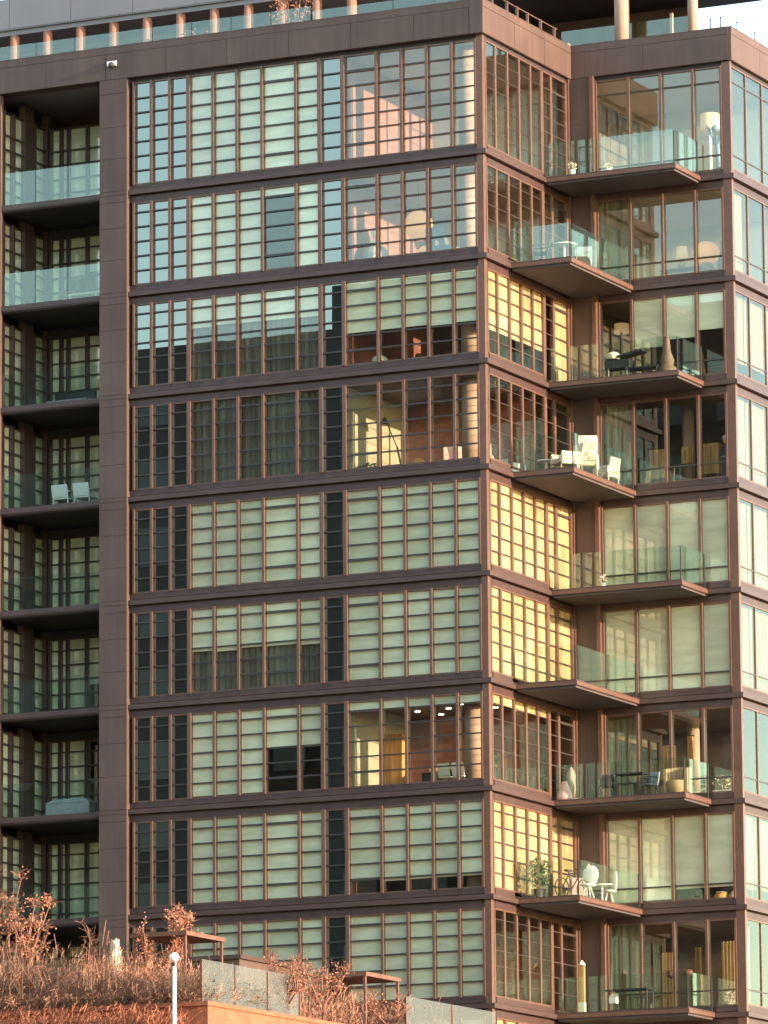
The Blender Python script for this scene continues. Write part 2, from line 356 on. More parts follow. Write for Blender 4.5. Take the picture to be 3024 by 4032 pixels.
# inner corner pier (blank brown panels beside the rear windows)
pb = MB(); pb.box(-.0, .80, 6.74, 7.0, -34.2, 3.76); 
for k in range(1, NF+1):
    for zz in (0, 1.1, 2.2): pb.box(.012, .79, 6.733, 6.74, zb(k)+zz+.02, zb(k)+zz+1.08)
pb.build('corner_pier', M['clad'], building)
jb = MB(); jb.box(.80, .93, 6.62, 6.95, -34.2, 3.76); jb.build('jamb', M['mull'], building)
jb = MB(); jb.box(-.12, .06, 6.60, 6.735, -34.2, 3.76); jb.build('jamb', M['mull'], building)
# left pier with panel joints
pr = MB(); pr.box(-13.775, -12.76, -.20, .5, -45, 3.758)
ys = 3.75
pz = [3.75]
for k in range(1, 14):
    z = zb(k); pz += [z+3.27-.0 if k == 1 else z+3.0, z+2.14, z+1.07, z+.0-.02, z-.16]
pz = sorted(set(pz))
for a_, b_ in zip(pz[:-1], pz[1:]): pr.box(-13.77, -12.765, -.218, -.20, a_+.008, b_-.008)
pr.build('pier', M['clad'], building)
jb = MB(); jb.box(-12.759, -12.62, .16, .3, -34.2, 3.76); jb.build('jamb', M['mull'], building)
pr = MB(); pr.box(-18.5, -17.56, -.10, .09, -45, 3.77); pr.build('pier', M['clad'], building)
pr = MB(); pr.box(-17.6-.2, -17.58, 1.55, 2.2, -34.2, 3.76); pr.box(-17.8, -17.56, 3.1, 3.4, -34.2, 3.76); pr.build('pier', M['clad'], building)
pr = MB(); pr.box(-13.78, -13.8, .0, 3.4, -34.2, 3.7); pr.build('loggia_wall', M['walldark'], building)
# parapets with seams
def parapet(wall, s0, s1, seams, name='parapet'):
    q_ = .10 if wall == 'left' else 0
    p = MB(); lb(p, wall, s0, s1, -.35, .10+q_, 3.76, 4.86)
    cuts = [s0]+list(seams)+[s1]
    for a_, b_ in zip(cuts[:-1], cuts[1:]): lb(p, wall, a_+.008, b_-.008, .10+q_, .118+q_, 3.77, 4.62)
    lb(p, wall, s0, s1, .10+q_, .122+q_, 4.632, 4.86)
    lb(p, wall, s0, s1, -.40, .128+q_, 4.862, 4.89)
    return p.build(name, M['clad'], building)
parapet('left', -40, -.36, [-36+2.245*i for i in range(16)])
parapet('right', -.222, 6.72, [2.25, 4.6])
parapet('rear', .10, 5.70, [2.7])
parapet('far', 6.73, 20, [9.2, 11.5, 13.8])
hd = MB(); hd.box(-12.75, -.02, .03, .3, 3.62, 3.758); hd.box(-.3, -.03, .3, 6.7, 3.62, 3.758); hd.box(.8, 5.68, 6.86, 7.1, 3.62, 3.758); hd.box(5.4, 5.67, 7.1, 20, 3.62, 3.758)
hd.build('window_head', M['soffit_black'], building)  # black colour stands in for the shadow line under the parapet

# interiors: floor plates, ceilings, cross walls, back walls, columns
for k in range(1, NF+1):
    z = zb(k)
    f = MB(); f.box(-12.7, -.32, .31, 20, z-.22, z+.0); f.box(-.32, 5.38, 7.12, 20, z-.22, z+.0); f.build('interior_floor', M['floor'], building)
    cmb = MB(); ct = z+3.64 if k == 1 else z+3.4-.42
    cmb.box(-12.7, -.32, .31, 19.9, ct-.03, ct+.09); cmb.box(-.32, 5.38, 7.12, 19.9, ct-.03, ct+.09); cmb.build('interior_ceiling', M['walldark' if k in (3, 4, 7, 8, 9) else 'ceil'], building)
    iw = MB(); iw.box(-5.02, -4.90, .32, 6.6, z+.002, ct-.032)
    if k in (3, 8): iw.build('interior_wall', M['wallbrown'], building)
    else: iw.build('interior_wall', M['sunplaster' if k < 3 else 'straw'], building)
    iw = MB(); yb_ = 4.35 if k in (4, 7) else 6.6; iw.box(-4.9, -.4, yb_, yb_+.12, z+.002, ct-.032)
    iw.build('interior_wall', M['wallbrown' if k in (4, 7, 9) else 'walldark' if k in (3, 8) else 'wall'], building)
    iw = MB(); iw.box(-12.7, -5.02, 4.6, 4.7, z+.002, ct-.032); iw.box(-13.8, -12.75, 3.42, 4.4, z+.002, ct-.032); iw.box(-18, -13.8, 4.3, 4.4, z+.002, ct-.032)
    iw.build('interior_wall', M['walldark'], building)
    iw = MB(); iw.box(-.32, -.2, 7.12, 12, z+.002, ct-.032); iw.build('interior_wall', M['walldark'], building)  # dark colour stands in for the dark reflection in the rear glass
    iw = MB(); iw.box(-.2, 5.35, 12.0, 12.1, z+.002, ct-.032)
    iw.build('interior_wall', M['wall' if k in (1, 2) else 'walldark'], building)
    co = MB(); co.lathe((-.92, .85, z+.003), [(.30, 0), (.30, ct-z-.04)], 20); co.build('column', M['conc'], building, True)
    if k in (4, 7, 9):
        co = MB(); co.lathe((3.30 if k != 9 else 4.9, 8.6, z+.003), [(.2, 0), (.2, ct-z-.04)], 18); co.build('column', M['conc'], building, True)
bb = MB(); bb.box(-40, -18.5, 0.0, 20, -45, 3.76); bb.build('west_wing', M['clad'], building)
bb = MB(); bb.box(-18.4, -.15, .3, 19.5, -45, -34.3); bb.box(-.15, 5.6, 7.1, 19.5, -45, -34.3); bb.build('base_wall', M['clad'], building)
bk = MB(); bk.box(-18.4, 5.6, 20.0, 20.3, -45, 3.76); bk.box(-18.4, -17.9, 3.45, 20, -45, 3.7); bk.build('rear_wall', M['clad'], building)
rd = MB(); rd.box(-40, -.36, .36, 20.3, 3.86, 4.3); rd.box(-.36, 5.34, 7.2, 20.3, 3.86, 4.3); rd.build('roof_deck', M['roofm'], building)
# floor 7 lit downlights
for (x, y) in ((-3.87, 2.9), (-2.7, 2.75), (-3.5, 3.9), (-2.3, 3.9), (-1.9, 2.0), (-1.3, 3.3), (-1.0, 4.1), (-.8, 2.5)):
    l = MB(); l.lathe((x, y, zb(7)+2.925), [(.075, 0), (.085, .02)], 12); l.build('ceiling_light', M['bulb'], building)

# ------------------------------------------------------------------ balconies
def guard(parent, a, b, z0, z1, axis, n):
    """row of glass panels from a to b (2-d points), parent = its balcony"""
    for i in range(n):
        t0, t1 = i/n, (i+1)/n
        p0 = [a[j]+(b[j]-a[j])*t0 for j in (0, 1)]; p1 = [a[j]+(b[j]-a[j])*t1 for j in (0, 1)]
        g = .012; m_ = MB()
        if axis == 'x': m_.box(p0[0]+g, p1[0]-g, p0[1]-.006, p0[1]+.006, z0, z1)
        else: m_.box(p0[0]-.006, p0[0]+.006, p0[1]+g, p1[1]-g, z0, z1)
        m_.build('guard_panel', M['guard'], parent)
for k in range(1, NF+1):
    z = zb(k); odd = k % 2
    x1, y0 = (4.66, 4.62) if odd else (2.22, 1.77)
    b = MB(); b.box(.004, x1, y0, 6.82, z-.165, z-.012)
    b.box(.004, x1-.04, y0+.04, 6.82, z-.012, z+.03)
    bo = b.build('balcony', M['lip'], building)
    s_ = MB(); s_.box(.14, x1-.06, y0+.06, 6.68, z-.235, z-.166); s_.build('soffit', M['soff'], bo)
    e = MB(); e.box(.004, x1+.012, y0-.012, y0, z-.15, z-.03); e.box(x1, x1+.012, y0, 6.70, z-.15, z-.03); e.build('balcony_edge', M['mull'], bo)
    guard(bo, (.16, y0+.07), (x1-.07, y0+.07), z+.03, z+1.14, 'x', 4 if odd else 2)
    guard(bo, (x1-.07, y0+.07), (x1-.07, 6.66), z+.03, z+1.14, 'y', 2 if odd else 4)
    p = MB(); p.box(x1-.095, x1-.045, 6.60, 6.66, z+.03, z+1.14); p.build('guard_post', M['dark'], bo)
    p = MB(); p.box(x1-.085, x1-.055, y0+.055, y0+.085, z+.03, z+1.10); p.build('guard_post', M['dark'], bo)
    gl = MB()
    lgp = bpy.data.objects.get('loggia_floor' if k == 1 else 'loggia_floor.%03d' % (k-1))
    for i in range(3): 
        m_ = MB(); m_.box(-17.55+1.225*i+.012, -17.55+1.225*(i+1)-.012, .05, .062, z+.0, z+1.10); m_.build('guard_panel', M['guard'], lgp)

# ------------------------------------------------------------------ roof
rg = MB(); rg.box(-30, -.6, .98, 1.01, 4.3, 4.9); ro_ = rg.build('terrace_curb', M['clad'], building)
guard(ro_, (-30, .995), (-6.6, .995), 4.9, 5.71, 'x', 16)
guard(ro_, (-6.55, .995), (-.7, .995), 4.9, 5.55, 'x', 4)
rg = MB(); rg.box(-.4, 3.9, 8.0, 8.06, 4.3, 4.9); ro2 = rg.build('terrace_curb', M['clad'], building)
guard(ro2, (-.8, 8.02), (3.85, 8.02), 4.9, 5.78, 'x', 3)
rp = MB()
for y in (1.2, 2.35, 3.15, 3.96, 5.0, 6.1): rp.box(-.24, -.16, y-.035, y+.035, 4.3, 5.42)
rp.box(-.22, -.18, .9, 6.3, 5.38, 5.41)
rp.build('roof_railing', M['mull'], building)
ph = empty('penthouse', (0, 0, 4.3), 'set-back rooftop pavilion with a deep grey overhanging roof above the parapet', 'rooftop pavilion')
ph.location = (0, 0, 0)
r_ = MB(); r_.box(-45, -5.2, 5.5, 16, 7.62, 8.72); 
for i in range(16): r_.box(-42+2.4*i+.01, -42+2.4*(i+1)-.01, 5.478, 5.5, 7.66, 8.70)
r_.box(-45, -5.2, 5.6, 16, 7.45, 7.62)
r_.build('roof', M['roofm'], ph)
r_ = MB(); r_.box(-5.2, 9.5, 7.4, 13.35, 7.5, 8.3); r_.build('roof', M['soffit_black'], ph)
r_ = MB(); r_.box(-5.2, 9.5, 7.38, 7.4, 7.5, 8.3); r_.build('fascia', M['clad'], ph)
x = -44
for i in range(28):
    c_ = MB(); xx = -24.2+1.29*i
    if xx > -7: break
    c_.lathe((xx, 5.75, 4.3), [(.165, 0), (.165, 3.15)], 12); c_.build('post', M['post'], ph, True)
w_ = MB(); w_.box(-44, -5.2, 9.0, 9.2, 4.3, 7.45); w_.build('wall', M['roofm'], ph)
w_ = MB(); w_.box(-44, -9.6, 6.2, 6.3, 6.35, 6.62); w_.box(-44, -9.6, 6.6, 6.68, 6.95, 7.1); w_.build('beam', M['walldark'], ph)
w_ = MB(); w_.box(-5.2, 2.0, 12.9, 13.1, 4.3, 7.5); w_.build('wall', M['walldark'], ph)
w_ = MB(); w_.box(-3.0, 3.1, 11.8, 12.0, 4.3, 6.3); w_.build('wall', M['wallbrown'], ph)
for (x, y, r) in ((1.72, 7.3, .25), (4.25, 7.3, .17)):
    c_ = MB(); c_.lathe((x, y, 4.3), [(r, 0), (r, 3.2)], 20); c_.build('column', M['conc'], ph, True)
c_ = MB(); c_.box(3.05, 3.14, 8.2, 8.3, 4.3, 6.0); c_.box(-2.6, -.9, 8.8, 9.0, 4.3, 5.6); c_.build('terrace_screen', M['conc'], ph)
rt = [(5.01, 6.95), (5.37, 6.95), (5.62, 7.75), (5.62, 9.3)]
LAB = ['thin dark roof vent spike nearest the round column', 'thin dark roof vent spike just left of the parapet corner', 'first dark vent spike behind the parapet corner', 'farthest dark vent spike at the right edge of the roof']
for (x, y), l in zip(rt, LAB):
    v = MB(); v.tube((x, y, 4.85), (x, y, 5.25), .022, .018, 6); v.lathe((x, y, 4.87), [(.05, 0), (.03, .06)], 8); v.ball((x, y, 5.27), .035, n=8, m=5)
    tag(v.build('roof_spike', M['dark']), l, 'roof vent', 'vent spikes on the right parapet')
cam_ = empty('security_camera', (-13.31, -.12, 4.26), 'small white security camera with a black dome on the parapet', 'security camera')
v = MB(); v.box(-.17, .17, -.14, 0, -.04, .12); v.build('housing', M['white'], cam_)
v = MB(); v.ball((0, -.15, -.02), .10); v.build('lens_dome', M['dark'], cam_)

# ------------------------------------------------------------------ furniture
def leafball(mb, c, r, rz, n, size, seed=0, up=.0):
    rnd = random.Random(seed)
    for _ in range(n):
        while 1:
            p = Vector((rnd.uniform(-1, 1), rnd.uniform(-1, 1), rnd.uniform(-1, 1)))
            if .25 < p.length < 1: break
        q = Vector((c[0]+p.x*r, c[1]+p.y*r, c[2]+p.z*rz))
        d = Vector((rnd.gauss(0, 1), rnd.gauss(0, 1), rnd.gauss(0, 1)+up)).normalized()*size*rnd.uniform(.6, 1.3)
        e = d.cross(Vector((rnd.gauss(0, 1), rnd.gauss(0, 1), rnd.gauss(0, 1)))).normalized()*size*.35
        mb.quad(q-d, q+e, q+d, q-e)
def floor_lamp(loc, h, r, sh, label, stem='white', group=None, shademat='lamp'):
    t = empty('floor_lamp', loc, label, 'lamp', group)
    a = MB(); a.lathe((0, 0, 0), [(.17, 0), (.17, .03), (.03, .05)]); a.build('base', M[stem], t)
    a = MB(); a.tube((0, 0, .04), (0, 0, h-sh*.3), .05); a.build('stem', M[stem], t)
    a = MB(); a.lathe((0, 0, h-sh), [(r, 0), (r*1.0, .02), (r*.97, sh)], 20); a.build('shade', M[shademat], t, True)
    return t
def table_lamp(loc, h, r, label, ballshade=False, shade='lamp'):
    t = empty('table_lamp', loc, label, 'lamp')
    a = MB(); a.lathe((0, 0, 0), [(r*.5, 0), (r*.6, h*.2), (r*.25, h*.42)]); a.build('base', M['conc'], t, True)
    a = MB()
    if ballshade: a.ball((0, 0, h*.68), r, h*.36)
    else: a.lathe((0, 0, h*.42), [(r, 0), (r*.75, h*.58)], 16)
    a.build('shade', M[shade], t, True); return t
def soften(o, wd=.035):
    b = o.modifiers.new('bevel', 'BEVEL'); b.width = wd; b.segments = 3; return o
def table(loc, r, h, label, m='white', group=None, square=None):
    t = empty('side_table', loc, label, 'table', group)
    a = MB()
    if square: a.box(-square[0], square[0], -square[1], square[1], h-.04, h)
    else: a.lathe((0, 0, h-.035), [(r*.98, 0), (r, .035)], 20)
    a.build('table_top', M[m], t)
    if square:
        for sx in (-1, 1):
            for sy in (-1, 1):
                b = MB(); b.tube((sx*(square[0]-.05), sy*(square[1]-.05), 0), (sx*(square[0]-.05), sy*(square[1]-.05), h-.04), .025); b.build('leg', M[m], t)
    else:
        b = MB(); b.tube((0, 0, 0), (0, 0, h-.03), .03); b.lathe((0, 0, 0), [(r*.5, 0), (r*.5, .02)]); b.build('leg', M[m], t)
    return t
def chair(loc, rz, label, m='white', leg='white', w=.5, sh=.44, bh=.85, group=None, name='chair', solid=False):
    t = empty(name, loc, label, 'chair', group, rz)
    a = MB(); a.box(-w/2, w/2, -w/2, w/2, sh-.16 if solid else sh-.05, sh); soften(a.build('seat', M[m], t), .05 if solid else .02)
    a = MB(); a.hexa([(-w/2, w/2-.05, sh), (w/2, w/2-.05, sh), (w/2, w/2+.02, sh), (-w/2, w/2+.02, sh), (-w/2, w/2+.05, bh), (w/2, w/2+.05, bh), (w/2, w/2+.11, bh), (-w/2, w/2+.11, bh)]); soften(a.build('backrest', M[m], t), .03)
    for sx in (-1, 1):
        for sy in (-1, 1):
            b = MB(); b.tube((sx*(w/2-.03), sy*(w/2-.03), sh-.05), (sx*(w/2), sy*(w/2), 0), .02, n=6); b.build('leg', M[leg], t)
        if solid:
            b = MB(); b.box(sx*w/2-.05, sx*w/2+.05, -w/2, w/2+.03, .2, sh+.2); soften(b.build('armrest', M[m], t), .045)
        else:
            b = MB(); b.tube((sx*w/2, -w/2+.03, sh), (sx*w/2, -w/2+.03, sh+.2), .018, n=6); b.tube((sx*w/2, -w/2, sh+.2), (sx*w/2, w/2, sh+.22), .02, n=6); b.build('armrest', M[leg], t)
    return t
def potted(loc, r, h, ph_, label, leafm='leaf', pot='cream', n=160, size=.07, seed=1, cat='potted plant'):
    t = empty('potted_plant', loc, label, cat)
    a = MB(); a.lathe((0, 0, 0), [(r*.45, 0), (r*.6, ph_), (r*.52, ph_-.02)]); a.build('pot', M[pot], t)
    a = MB()
    for i in range(7):
        an = i*.9; a.tube((0, 0, ph_*.8), (r*.5*math.cos(an), r*.5*math.sin(an), ph_+(h-ph_)*.7), .012, .006, 5)
    a.build('stem', M['bark'], t)
    a = MB(); leafball(a, (0, 0, ph_+(h-ph_)*.55), r, (h-ph_)*.5, n, size, seed); a.build('foliage', M[leafm], t)
    return t
# floor 1
floor_lamp((4.42, 8.2, zb(1)), 2.41, .33, .52, 'tall floor lamp with a cream drum shade in the top right corner window')
t = empty('sculpture', (4.95, 7.6, zb(1)), 'dark branching sculpture beside the tall drum lamp', 'sculpture')
a = MB(); a.lathe((0, 0, 0), [(.2, 0), (.15, .3), (.06, .5)]); a.build('plinth', M['dark'], t)
a = MB(); a.tube((0, 0, .4), (-.05, 0, 1.5), .09, .06); a.tube((-.03, 0, 1.1), (-.4, 0, 1.9), .07, .03); a.tube((-.03, 0, 1.2), (.3, 0, 1.75), .06, .03); a.tube((-.03, 0, .8), (-.35, .1, .9), .04, .03); a.ball((-.1, 0, 1.75), .13); a.build('figure', M['blue'], t)
potted((.75, 5.3, .03), .16, .55, .3, 'small white flowering pot on the top balcony near the door', 'cream', 'white', 60, .05, 3)
potted((2.0, 5.35, .03), .18, .4, .2, 'low white flowering pot on the top balcony under the brown pier', 'cream', 'white', 60, .05, 4)
# floor 2
z = zb(2)
table((1.35, 3.2, z+.03), .42, .74, 'round white table on the second balcony down')
chair((.72, 2.75, z+.03), R(-70), 'dark metal chair left of the round white balcony table', 'dark', 'dark')
chair((1.7, 3.95, z+.03), R(20), 'pale metal chair behind the round white balcony table', 'grey', 'grey')
table_lamp((3.55, 7.7, z+.60), .75, .22, 'small glowing table lamp in the second floor rear window')
table_lamp((4.42, 7.7, z+.35), 1.05, .46, 'large glowing dome lamp in the second floor corner window', True, 'plamp')
table((3.55, 7.7, z), .5, .6, 'low console under the small glowing table lamp', 'brown', None, (.7, .25))
table((4.42, 7.7, z), .3, .35, 'short stool under the large glowing dome lamp', 'cream', None, (.3, .2))
t = empty('vase', (5.05, 7.5, z), 'tall slate blue vase beside the glowing dome lamp', 'vase')
a = MB(); a.lathe((0, 0, 0), [(.14, 0), (.16, .5), (.08, .95), (.05, 1.25), (.09, 1.35)]); a.build('body', M['blue'], t, True)
t = empty('paper_lantern', (-2.9, 1.25, z+1.45), 'big round amber paper lantern behind the second floor glazing', 'lantern')
a = MB(); a.ball((0, 0, 0), .46, .50, 18, 10); a.build('shade', M['plamp'], t, True)
a = MB(); a.tube((0, 0, .48), (0, 0, 1.52), .01); a.build('cord', M['dark'], t)
t = empty('floor_lamp', (-2.7, 1.25, z), 'stubby amber lamp directly below the round paper lantern', 'lamp')
a = MB(); a.lathe((0, 0, 0), [(.18, 0), (.06, .1), (.05, .45)]); a.build('base', M['blue'], t); a = MB(); a.ball((0, 0, .58), .2, .17); a.build('shade', M['plamp'], t, True)
chair((-2.0, 1.3, z), R(160), 'slate blue armchair with a yellow cushion by the corner column', 'blue', 'blue', .8, .42, 1.25, solid=True, name='armchair')
t = empty('cushion', (-2.0, 1.05, z+.48), 'yellow cushion propped on the slate blue armchair', 'cushion')
a = MB(); a.ball((0, 0, .25), .24, .27); a.build('cover', M['lamp'], t, True)  # cover glows with the lampshade material though it is no lamp
t = empty('bust', (-4.3, 1.0, z), 'white bust on a grey plinth at the left end of the lit corner room', 'statue')
a = MB(); a.lathe((0, 0, 0), [(.45, 0), (.42, .6), (.3, .8)]); a.build('plinth', M['grey'], t)
a = MB(); a.lathe((0, 0, .8), [(.22, 0), (.24, .15), (.09, .3), (.09, .36)]); a.ball((0, 0, 1.3), .16, .2); a.build('head', M['white'], t, True)
# floor 3
z = zb(3)
floor_lamp((1.25, 8.0, zb(3)), 2.45, .25, .3, 'pale drum lamp behind the left third floor rear window', 'grey')
t = empty('grill', (2.35, 5.4, z+.03), 'dark covered grill with a long handle on the third balcony', 'grill')
a = MB(); a.box(-.5, .35, -.25, .25, .35, .62); a.build('cabinet', M['dark'], t); a = MB(); a.hexa([(-.45, -.25, .62), (.8, -.25, .85), (.8, .25, .85), (-.45, .25, .62), (-.45, -.25, .68), (.8, -.25, .93), (.8, .25, .93), (-.45, .25, .68)]); a.build('lid', M['dark'], t)
a = MB(); a.lathe((-.25, -.1, .68), [(.2, 0), (.26, .12), (.12, .22)]); a.build('dome', M['cream'], t)
for sx in (-.4, .25):
    a = MB(); a.lathe((sx, -.2, .0), [(.05, 0), (.05, .35)]); a.build('leg', M['dark'], t)
t = empty('urn', (3.9, 5.5, z+.03), 'tall bulb shaped brown urn on the third balcony', 'urn')
a = MB(); a.lathe((0, 0, 0), [(.32, 0), (.35, .22), (.2, .34), (.24, .5), (.13, .8), (.09, 1.2), (.05, 1.3)]); a.build('body', M['brown'], t, True)
table((3.15, 5.4, z+.03), .4, .32, 'low dark bench left of the brown urn', 'dark', None, (.55, .25))
chair((3.3, 7.8, z), R(0), 'high-backed black chair behind the third floor window', 'dark', 'dark', .6, .5, 1.35)
for i, xx in enumerate((-3.4, -2.3, -1.5)):
    chair((xx, 2.2+.3*i, z), R(30*i), ('brown dining chair nearest the white blob lamp on the third floor', 'brown dining chair in the middle of the dark third floor room', 'brown dining chair closest to the third floor column')[i], 'brown', 'dark', .55, .5, .95)
table_lamp((-4.2, 1.0, z+.2), .45, .26, 'white mushroom lamp at the left of the dark third floor room', True, 'white')
t = table((-4.2, 1.0, z), .3, .2, 'low dark stool under the white mushroom lamp', 'brown')
# floor 4
z = zb(4)
chair((1.55, 2.7, z+.03), R(-40), 'cream and tan lounge chair at the left of the fourth balcony', 'pattern', 'wicker', .75, .42, .95, solid=True, name='armchair', group='lounge chairs on the fourth balcony')
chair((1.72, 3.9, z+.03), R(-150), 'tan wicker chair with a tall back in the middle of the fourth balcony', 'pattern', 'wicker', .62, .5, 1.3, solid=True, name='armchair', group='lounge chairs on the fourth balcony')
chair((1.65, 5.6, z+.03), R(-100), 'white lounge chair at the far end of the fourth balcony', 'pattern', 'white', .6, .42, .9, solid=True, name='armchair', group='lounge chairs on the fourth balcony')
table((.7, 3.0, z+.03), .3, .5, 'small white round table against the glass on the fourth balcony')
chair((-1.2, 2.1, z), R(200), 'pink armchair behind the fourth floor corner glass', 'pink', 'brown', .8, .45, 1.0, solid=True, name='armchair')
chair((-.75, 3.6, z), R(160), 'white tub chair behind the fourth floor corner glass', 'white', 'brown', .6, .42, .75, solid=True, name='armchair')
t = empty('stool', (-2.95, 1.2, z), 'round orange stool behind the fourth floor left glazing', 'stool')
a = MB(); a.ball((0, 0, .42), .24, .22); a.build('seat', M['orange'], t, True); a = MB(); a.tube((0, 0, 0), (0, 0, .25), .03); a.lathe((0, 0, 0), [(.2, 0), (.2, .02)]); a.build('leg', M['dark'], t)
t = empty('floor_lamp', (-3.55, 1.4, z), 'black leaning arm lamp beside the round orange stool', 'lamp')
a = MB(); a.tube((0, 0, 0), (-.25, 0, 1.1), .035); a.tube((-.25, 0, 1.1), (-.65, 0, 2.0), .02); a.build('arm', M['dark'], t); a = MB(); a.lathe((-.68, 0, 1.85), [(.16, 0), (.07, .25)]); a.build('shade', M['dark'], t)
chair((-2.0, 1.8, z), R(30), 'pinkish armchair in front of the red brown wall', 'pink', 'dark', .6, .45, 1.1, solid=True, name='armchair')
potted((-4.5, .8, z), .35, .55, .2, 'low bushy plant at the left foot of the fourth floor corner room', 'leaf', 'white', 220, .07, 8)
for i, (xx, zz, hh) in enumerate(((2.55, .55, .95), (3.55, .95, .55), (4.45, .55, 1.0))):
    t = empty('cabinet', (xx, 7.7, z), ('amber-lit cabinet behind the left fourth floor rear window', 'small raised amber-lit cabinet behind the middle rear window', 'amber-lit cabinet beside the person in navy')[i], 'cabinet')
    a = MB(); a.box(-.26 if i != 1 else -.13, .26 if i != 1 else .13, 0, .35, zz, zz+hh); a.build('body', M['odrape'], t)  # orange light on the cabinets is put into their colour
    a = MB(); a.box(-.22, -.18, 0, .3, 0, zz); a.box(.18, .22, 0, .3, 0, zz); a.build('leg', M['brown'], t)
    a = MB(); a.box(-.02, .02, -.015, 0, zz+.1, zz+hh-.1); a.build('handle', M['brown'], t)
# floor 5
potted((1.55, 5.5, zb(5)+.03), .12, .5, .22, 'tiny white potted plant alone on the fifth balcony', 'cream', 'white', 50, .05, 5)
# floor 7
z = zb(7)
t = empty('parasol', (.55, 5.0, z+.03), 'short folded straw-coloured parasol standing on the seventh balcony by the door', 'parasol')
a = MB(); a.lathe((0, 0, 0), [(.2, 0), (.2, .06), (.03, .08)]); a.build('base', M['grey'], t)
a = MB(); a.tube((0, 0, 0), (0, 0, 1.12), .025); a.build('pole', M['dark'], t)
a = MB(); a.lathe((0, 0, .45), [(.1, -.35), (.16, -.1), (.13, .2), (.15, .35), (.1, .5), (.03, .62)], 12); a.build('canopy', M['straw'], t, True)
t = empty('beanbag', (.40, 4.82, z+.03), 'pinkish white beanbag seat pushed into the left end of the seventh balcony', 'seat')
a = MB(); a.lathe((0, 0, 0), [(.26, 0), (.28, .12), (.2, .32), (.12, .5), (.08, .6)], 14, 1, .6); a.build('cover', M['pink'], t, True)
chair((1.6, 5.4, z+.03), R(10), 'thin dark chair left of the seventh balcony table', 'dark', 'dark', .42, .44, .85, group='thin chairs on the seventh balcony')
table((2.45, 5.5, z+.03), .5, .8, 'long thin dark table on the seventh balcony', 'dark', None, (.5, .25))
chair((3.0, 5.6, z+.03), R(-20), 'thin dark chair right of the seventh balcony table', 'grey', 'dark', .42, .44, .85, group='thin chairs on the seventh balcony')
t = empty('wicker_chair', (4.15, 5.2, z+.03), 'tub shaped tan wicker chair at the right end of the seventh balcony', 'chair')
a = MB(); a.lathe((0, 0, 0), [(.33, 0), (.36, .4), (.36, .42)], 18); a.build('seat', M['wicker'], t, True)
a = MB()
for i in range(13):
    an = R(-20+220*i/12); a.box(.38*math.cos(an)-.05, .38*math.cos(an)+.05, .38*math.sin(an)-.05, .38*math.sin(an)+.05, .05, .80+.1*math.sin(R(180)*i/12))
a.build('backrest', M['wicker'], t)
t = empty('planter', (5.0, 7.5, z), 'long planter of white flowers inside the seventh floor corner window', 'planter')
a = MB(); a.box(-.55, .4, -.12, .12, .15, .38); a.build('box', M['white'], t)
a = MB(); leafball(a, (-.1, 0, .6), .55, .3, 220, .06, 11); a.build('foliage', M['leaf'], t)
a = MB(); leafball(a, (-.1, -.05, .62), .5, .28, 90, .05, 12); a.build('flower', M['cream'], t)
t = empty('kitchen_island', (-2.6, 2.4, z), 'dark kitchen island under the lit ceiling lights', 'kitchen island')
a = MB(); a.box(-.9, .6, 0, .8, 0, .85); a.build('cabinet', M['dark'], t); a = MB(); a.box(-.95, .65, -.1, .85, .85, .9); a.build('worktop', M['wallbrown'], t)
a = MB()
for i in range(2): a.lathe((-.5+.6*i, .3, .9), [(.2, 0), (.26, .1), (.1, .14)])
a.build('bowl', M['plamp'], t)  # bowls glow from the lantern material, no lamp in them
for i, xx in enumerate((-2.15, -1.65)):
    chair((xx, 1.4, z), R(180), ('cream bar chair nearest the dark kitchen island', 'white bar chair between the island and the corner column')[i], 'cream' if i == 0 else 'white', 'brown', .42, .55, .95, group='bar chairs at the kitchen island')
co = MB(); co.box(-4.85, -4.2, 2.4, 2.9, z+.004, z+2.2); co.build('column', M['odrape'], building)  # amber colour stands in for the yellow light on this column
t = empty('topiary', (-1.0, 1.9+.6, z), 'round ball topiary on a thin stem behind the seventh floor corner glass', 'potted plant')
a = MB(); a.tube((0, 0, .1), (0, 0, .9), .03); a.build('stem', M['dark'], t); a = MB(); leafball(a, (0, 0, 1.1), .28, .28, 220, .06, 21); a.build('foliage', M['leaf'], t); a = MB(); a.lathe((0, 0, 0), [(.16, 0), (.2, .2)]); a.build('pot', M['grey'], t)
# floor 8
z = zb(8)
t = empty('bicycle', (1.45, 3.0, z+.03), 'dark bicycle leaning among pots on the eighth balcony', 'bicycle', rz=R(70))
def wheel(x):
    a = MB(); n = 18
    for i in range(n):
        p0 = (x+.31*math.cos(2*math.pi*i/n), 0, .33+.31*math.sin(2*math.pi*i/n)); p1 = (x+.31*math.cos(2*math.pi*(i+1)/n), 0, .33+.31*math.sin(2*math.pi*(i+1)/n)); a.tube(p0, p1, .022, n=5)
        if i % 3 == 0: a.tube(p0, (x, 0, .33), .004, n=4)
    a.build('wheel', M['dark'], t)
wheel(-.5); wheel(.5)
a = MB(); a.tube((-.5, 0, .33), (-.15, 0, .8), .022); a.tube((-.15, 0, .8), (.36, 0, .85), .022); a.tube((.36, 0, .85), (-.05, 0, .33), .024); a.tube((-.05, 0, .33), (-.2, 0, .85), .022); a.tube((-.5, 0, .33), (-.05, 0, .33), .018); a.tube((.5, 0, .33), (.34, 0, .95), .02); a.build('frame', M['dark'], t)
a = MB(); a.box(-.32, -.08, -.07, .07, .86, .92); a.build('saddle', M['dark'], t)
a = MB(); a.tube((.34, -.25, .98), (.34, .25, .98), .018); a.build('handlebar', M['dark'], t)
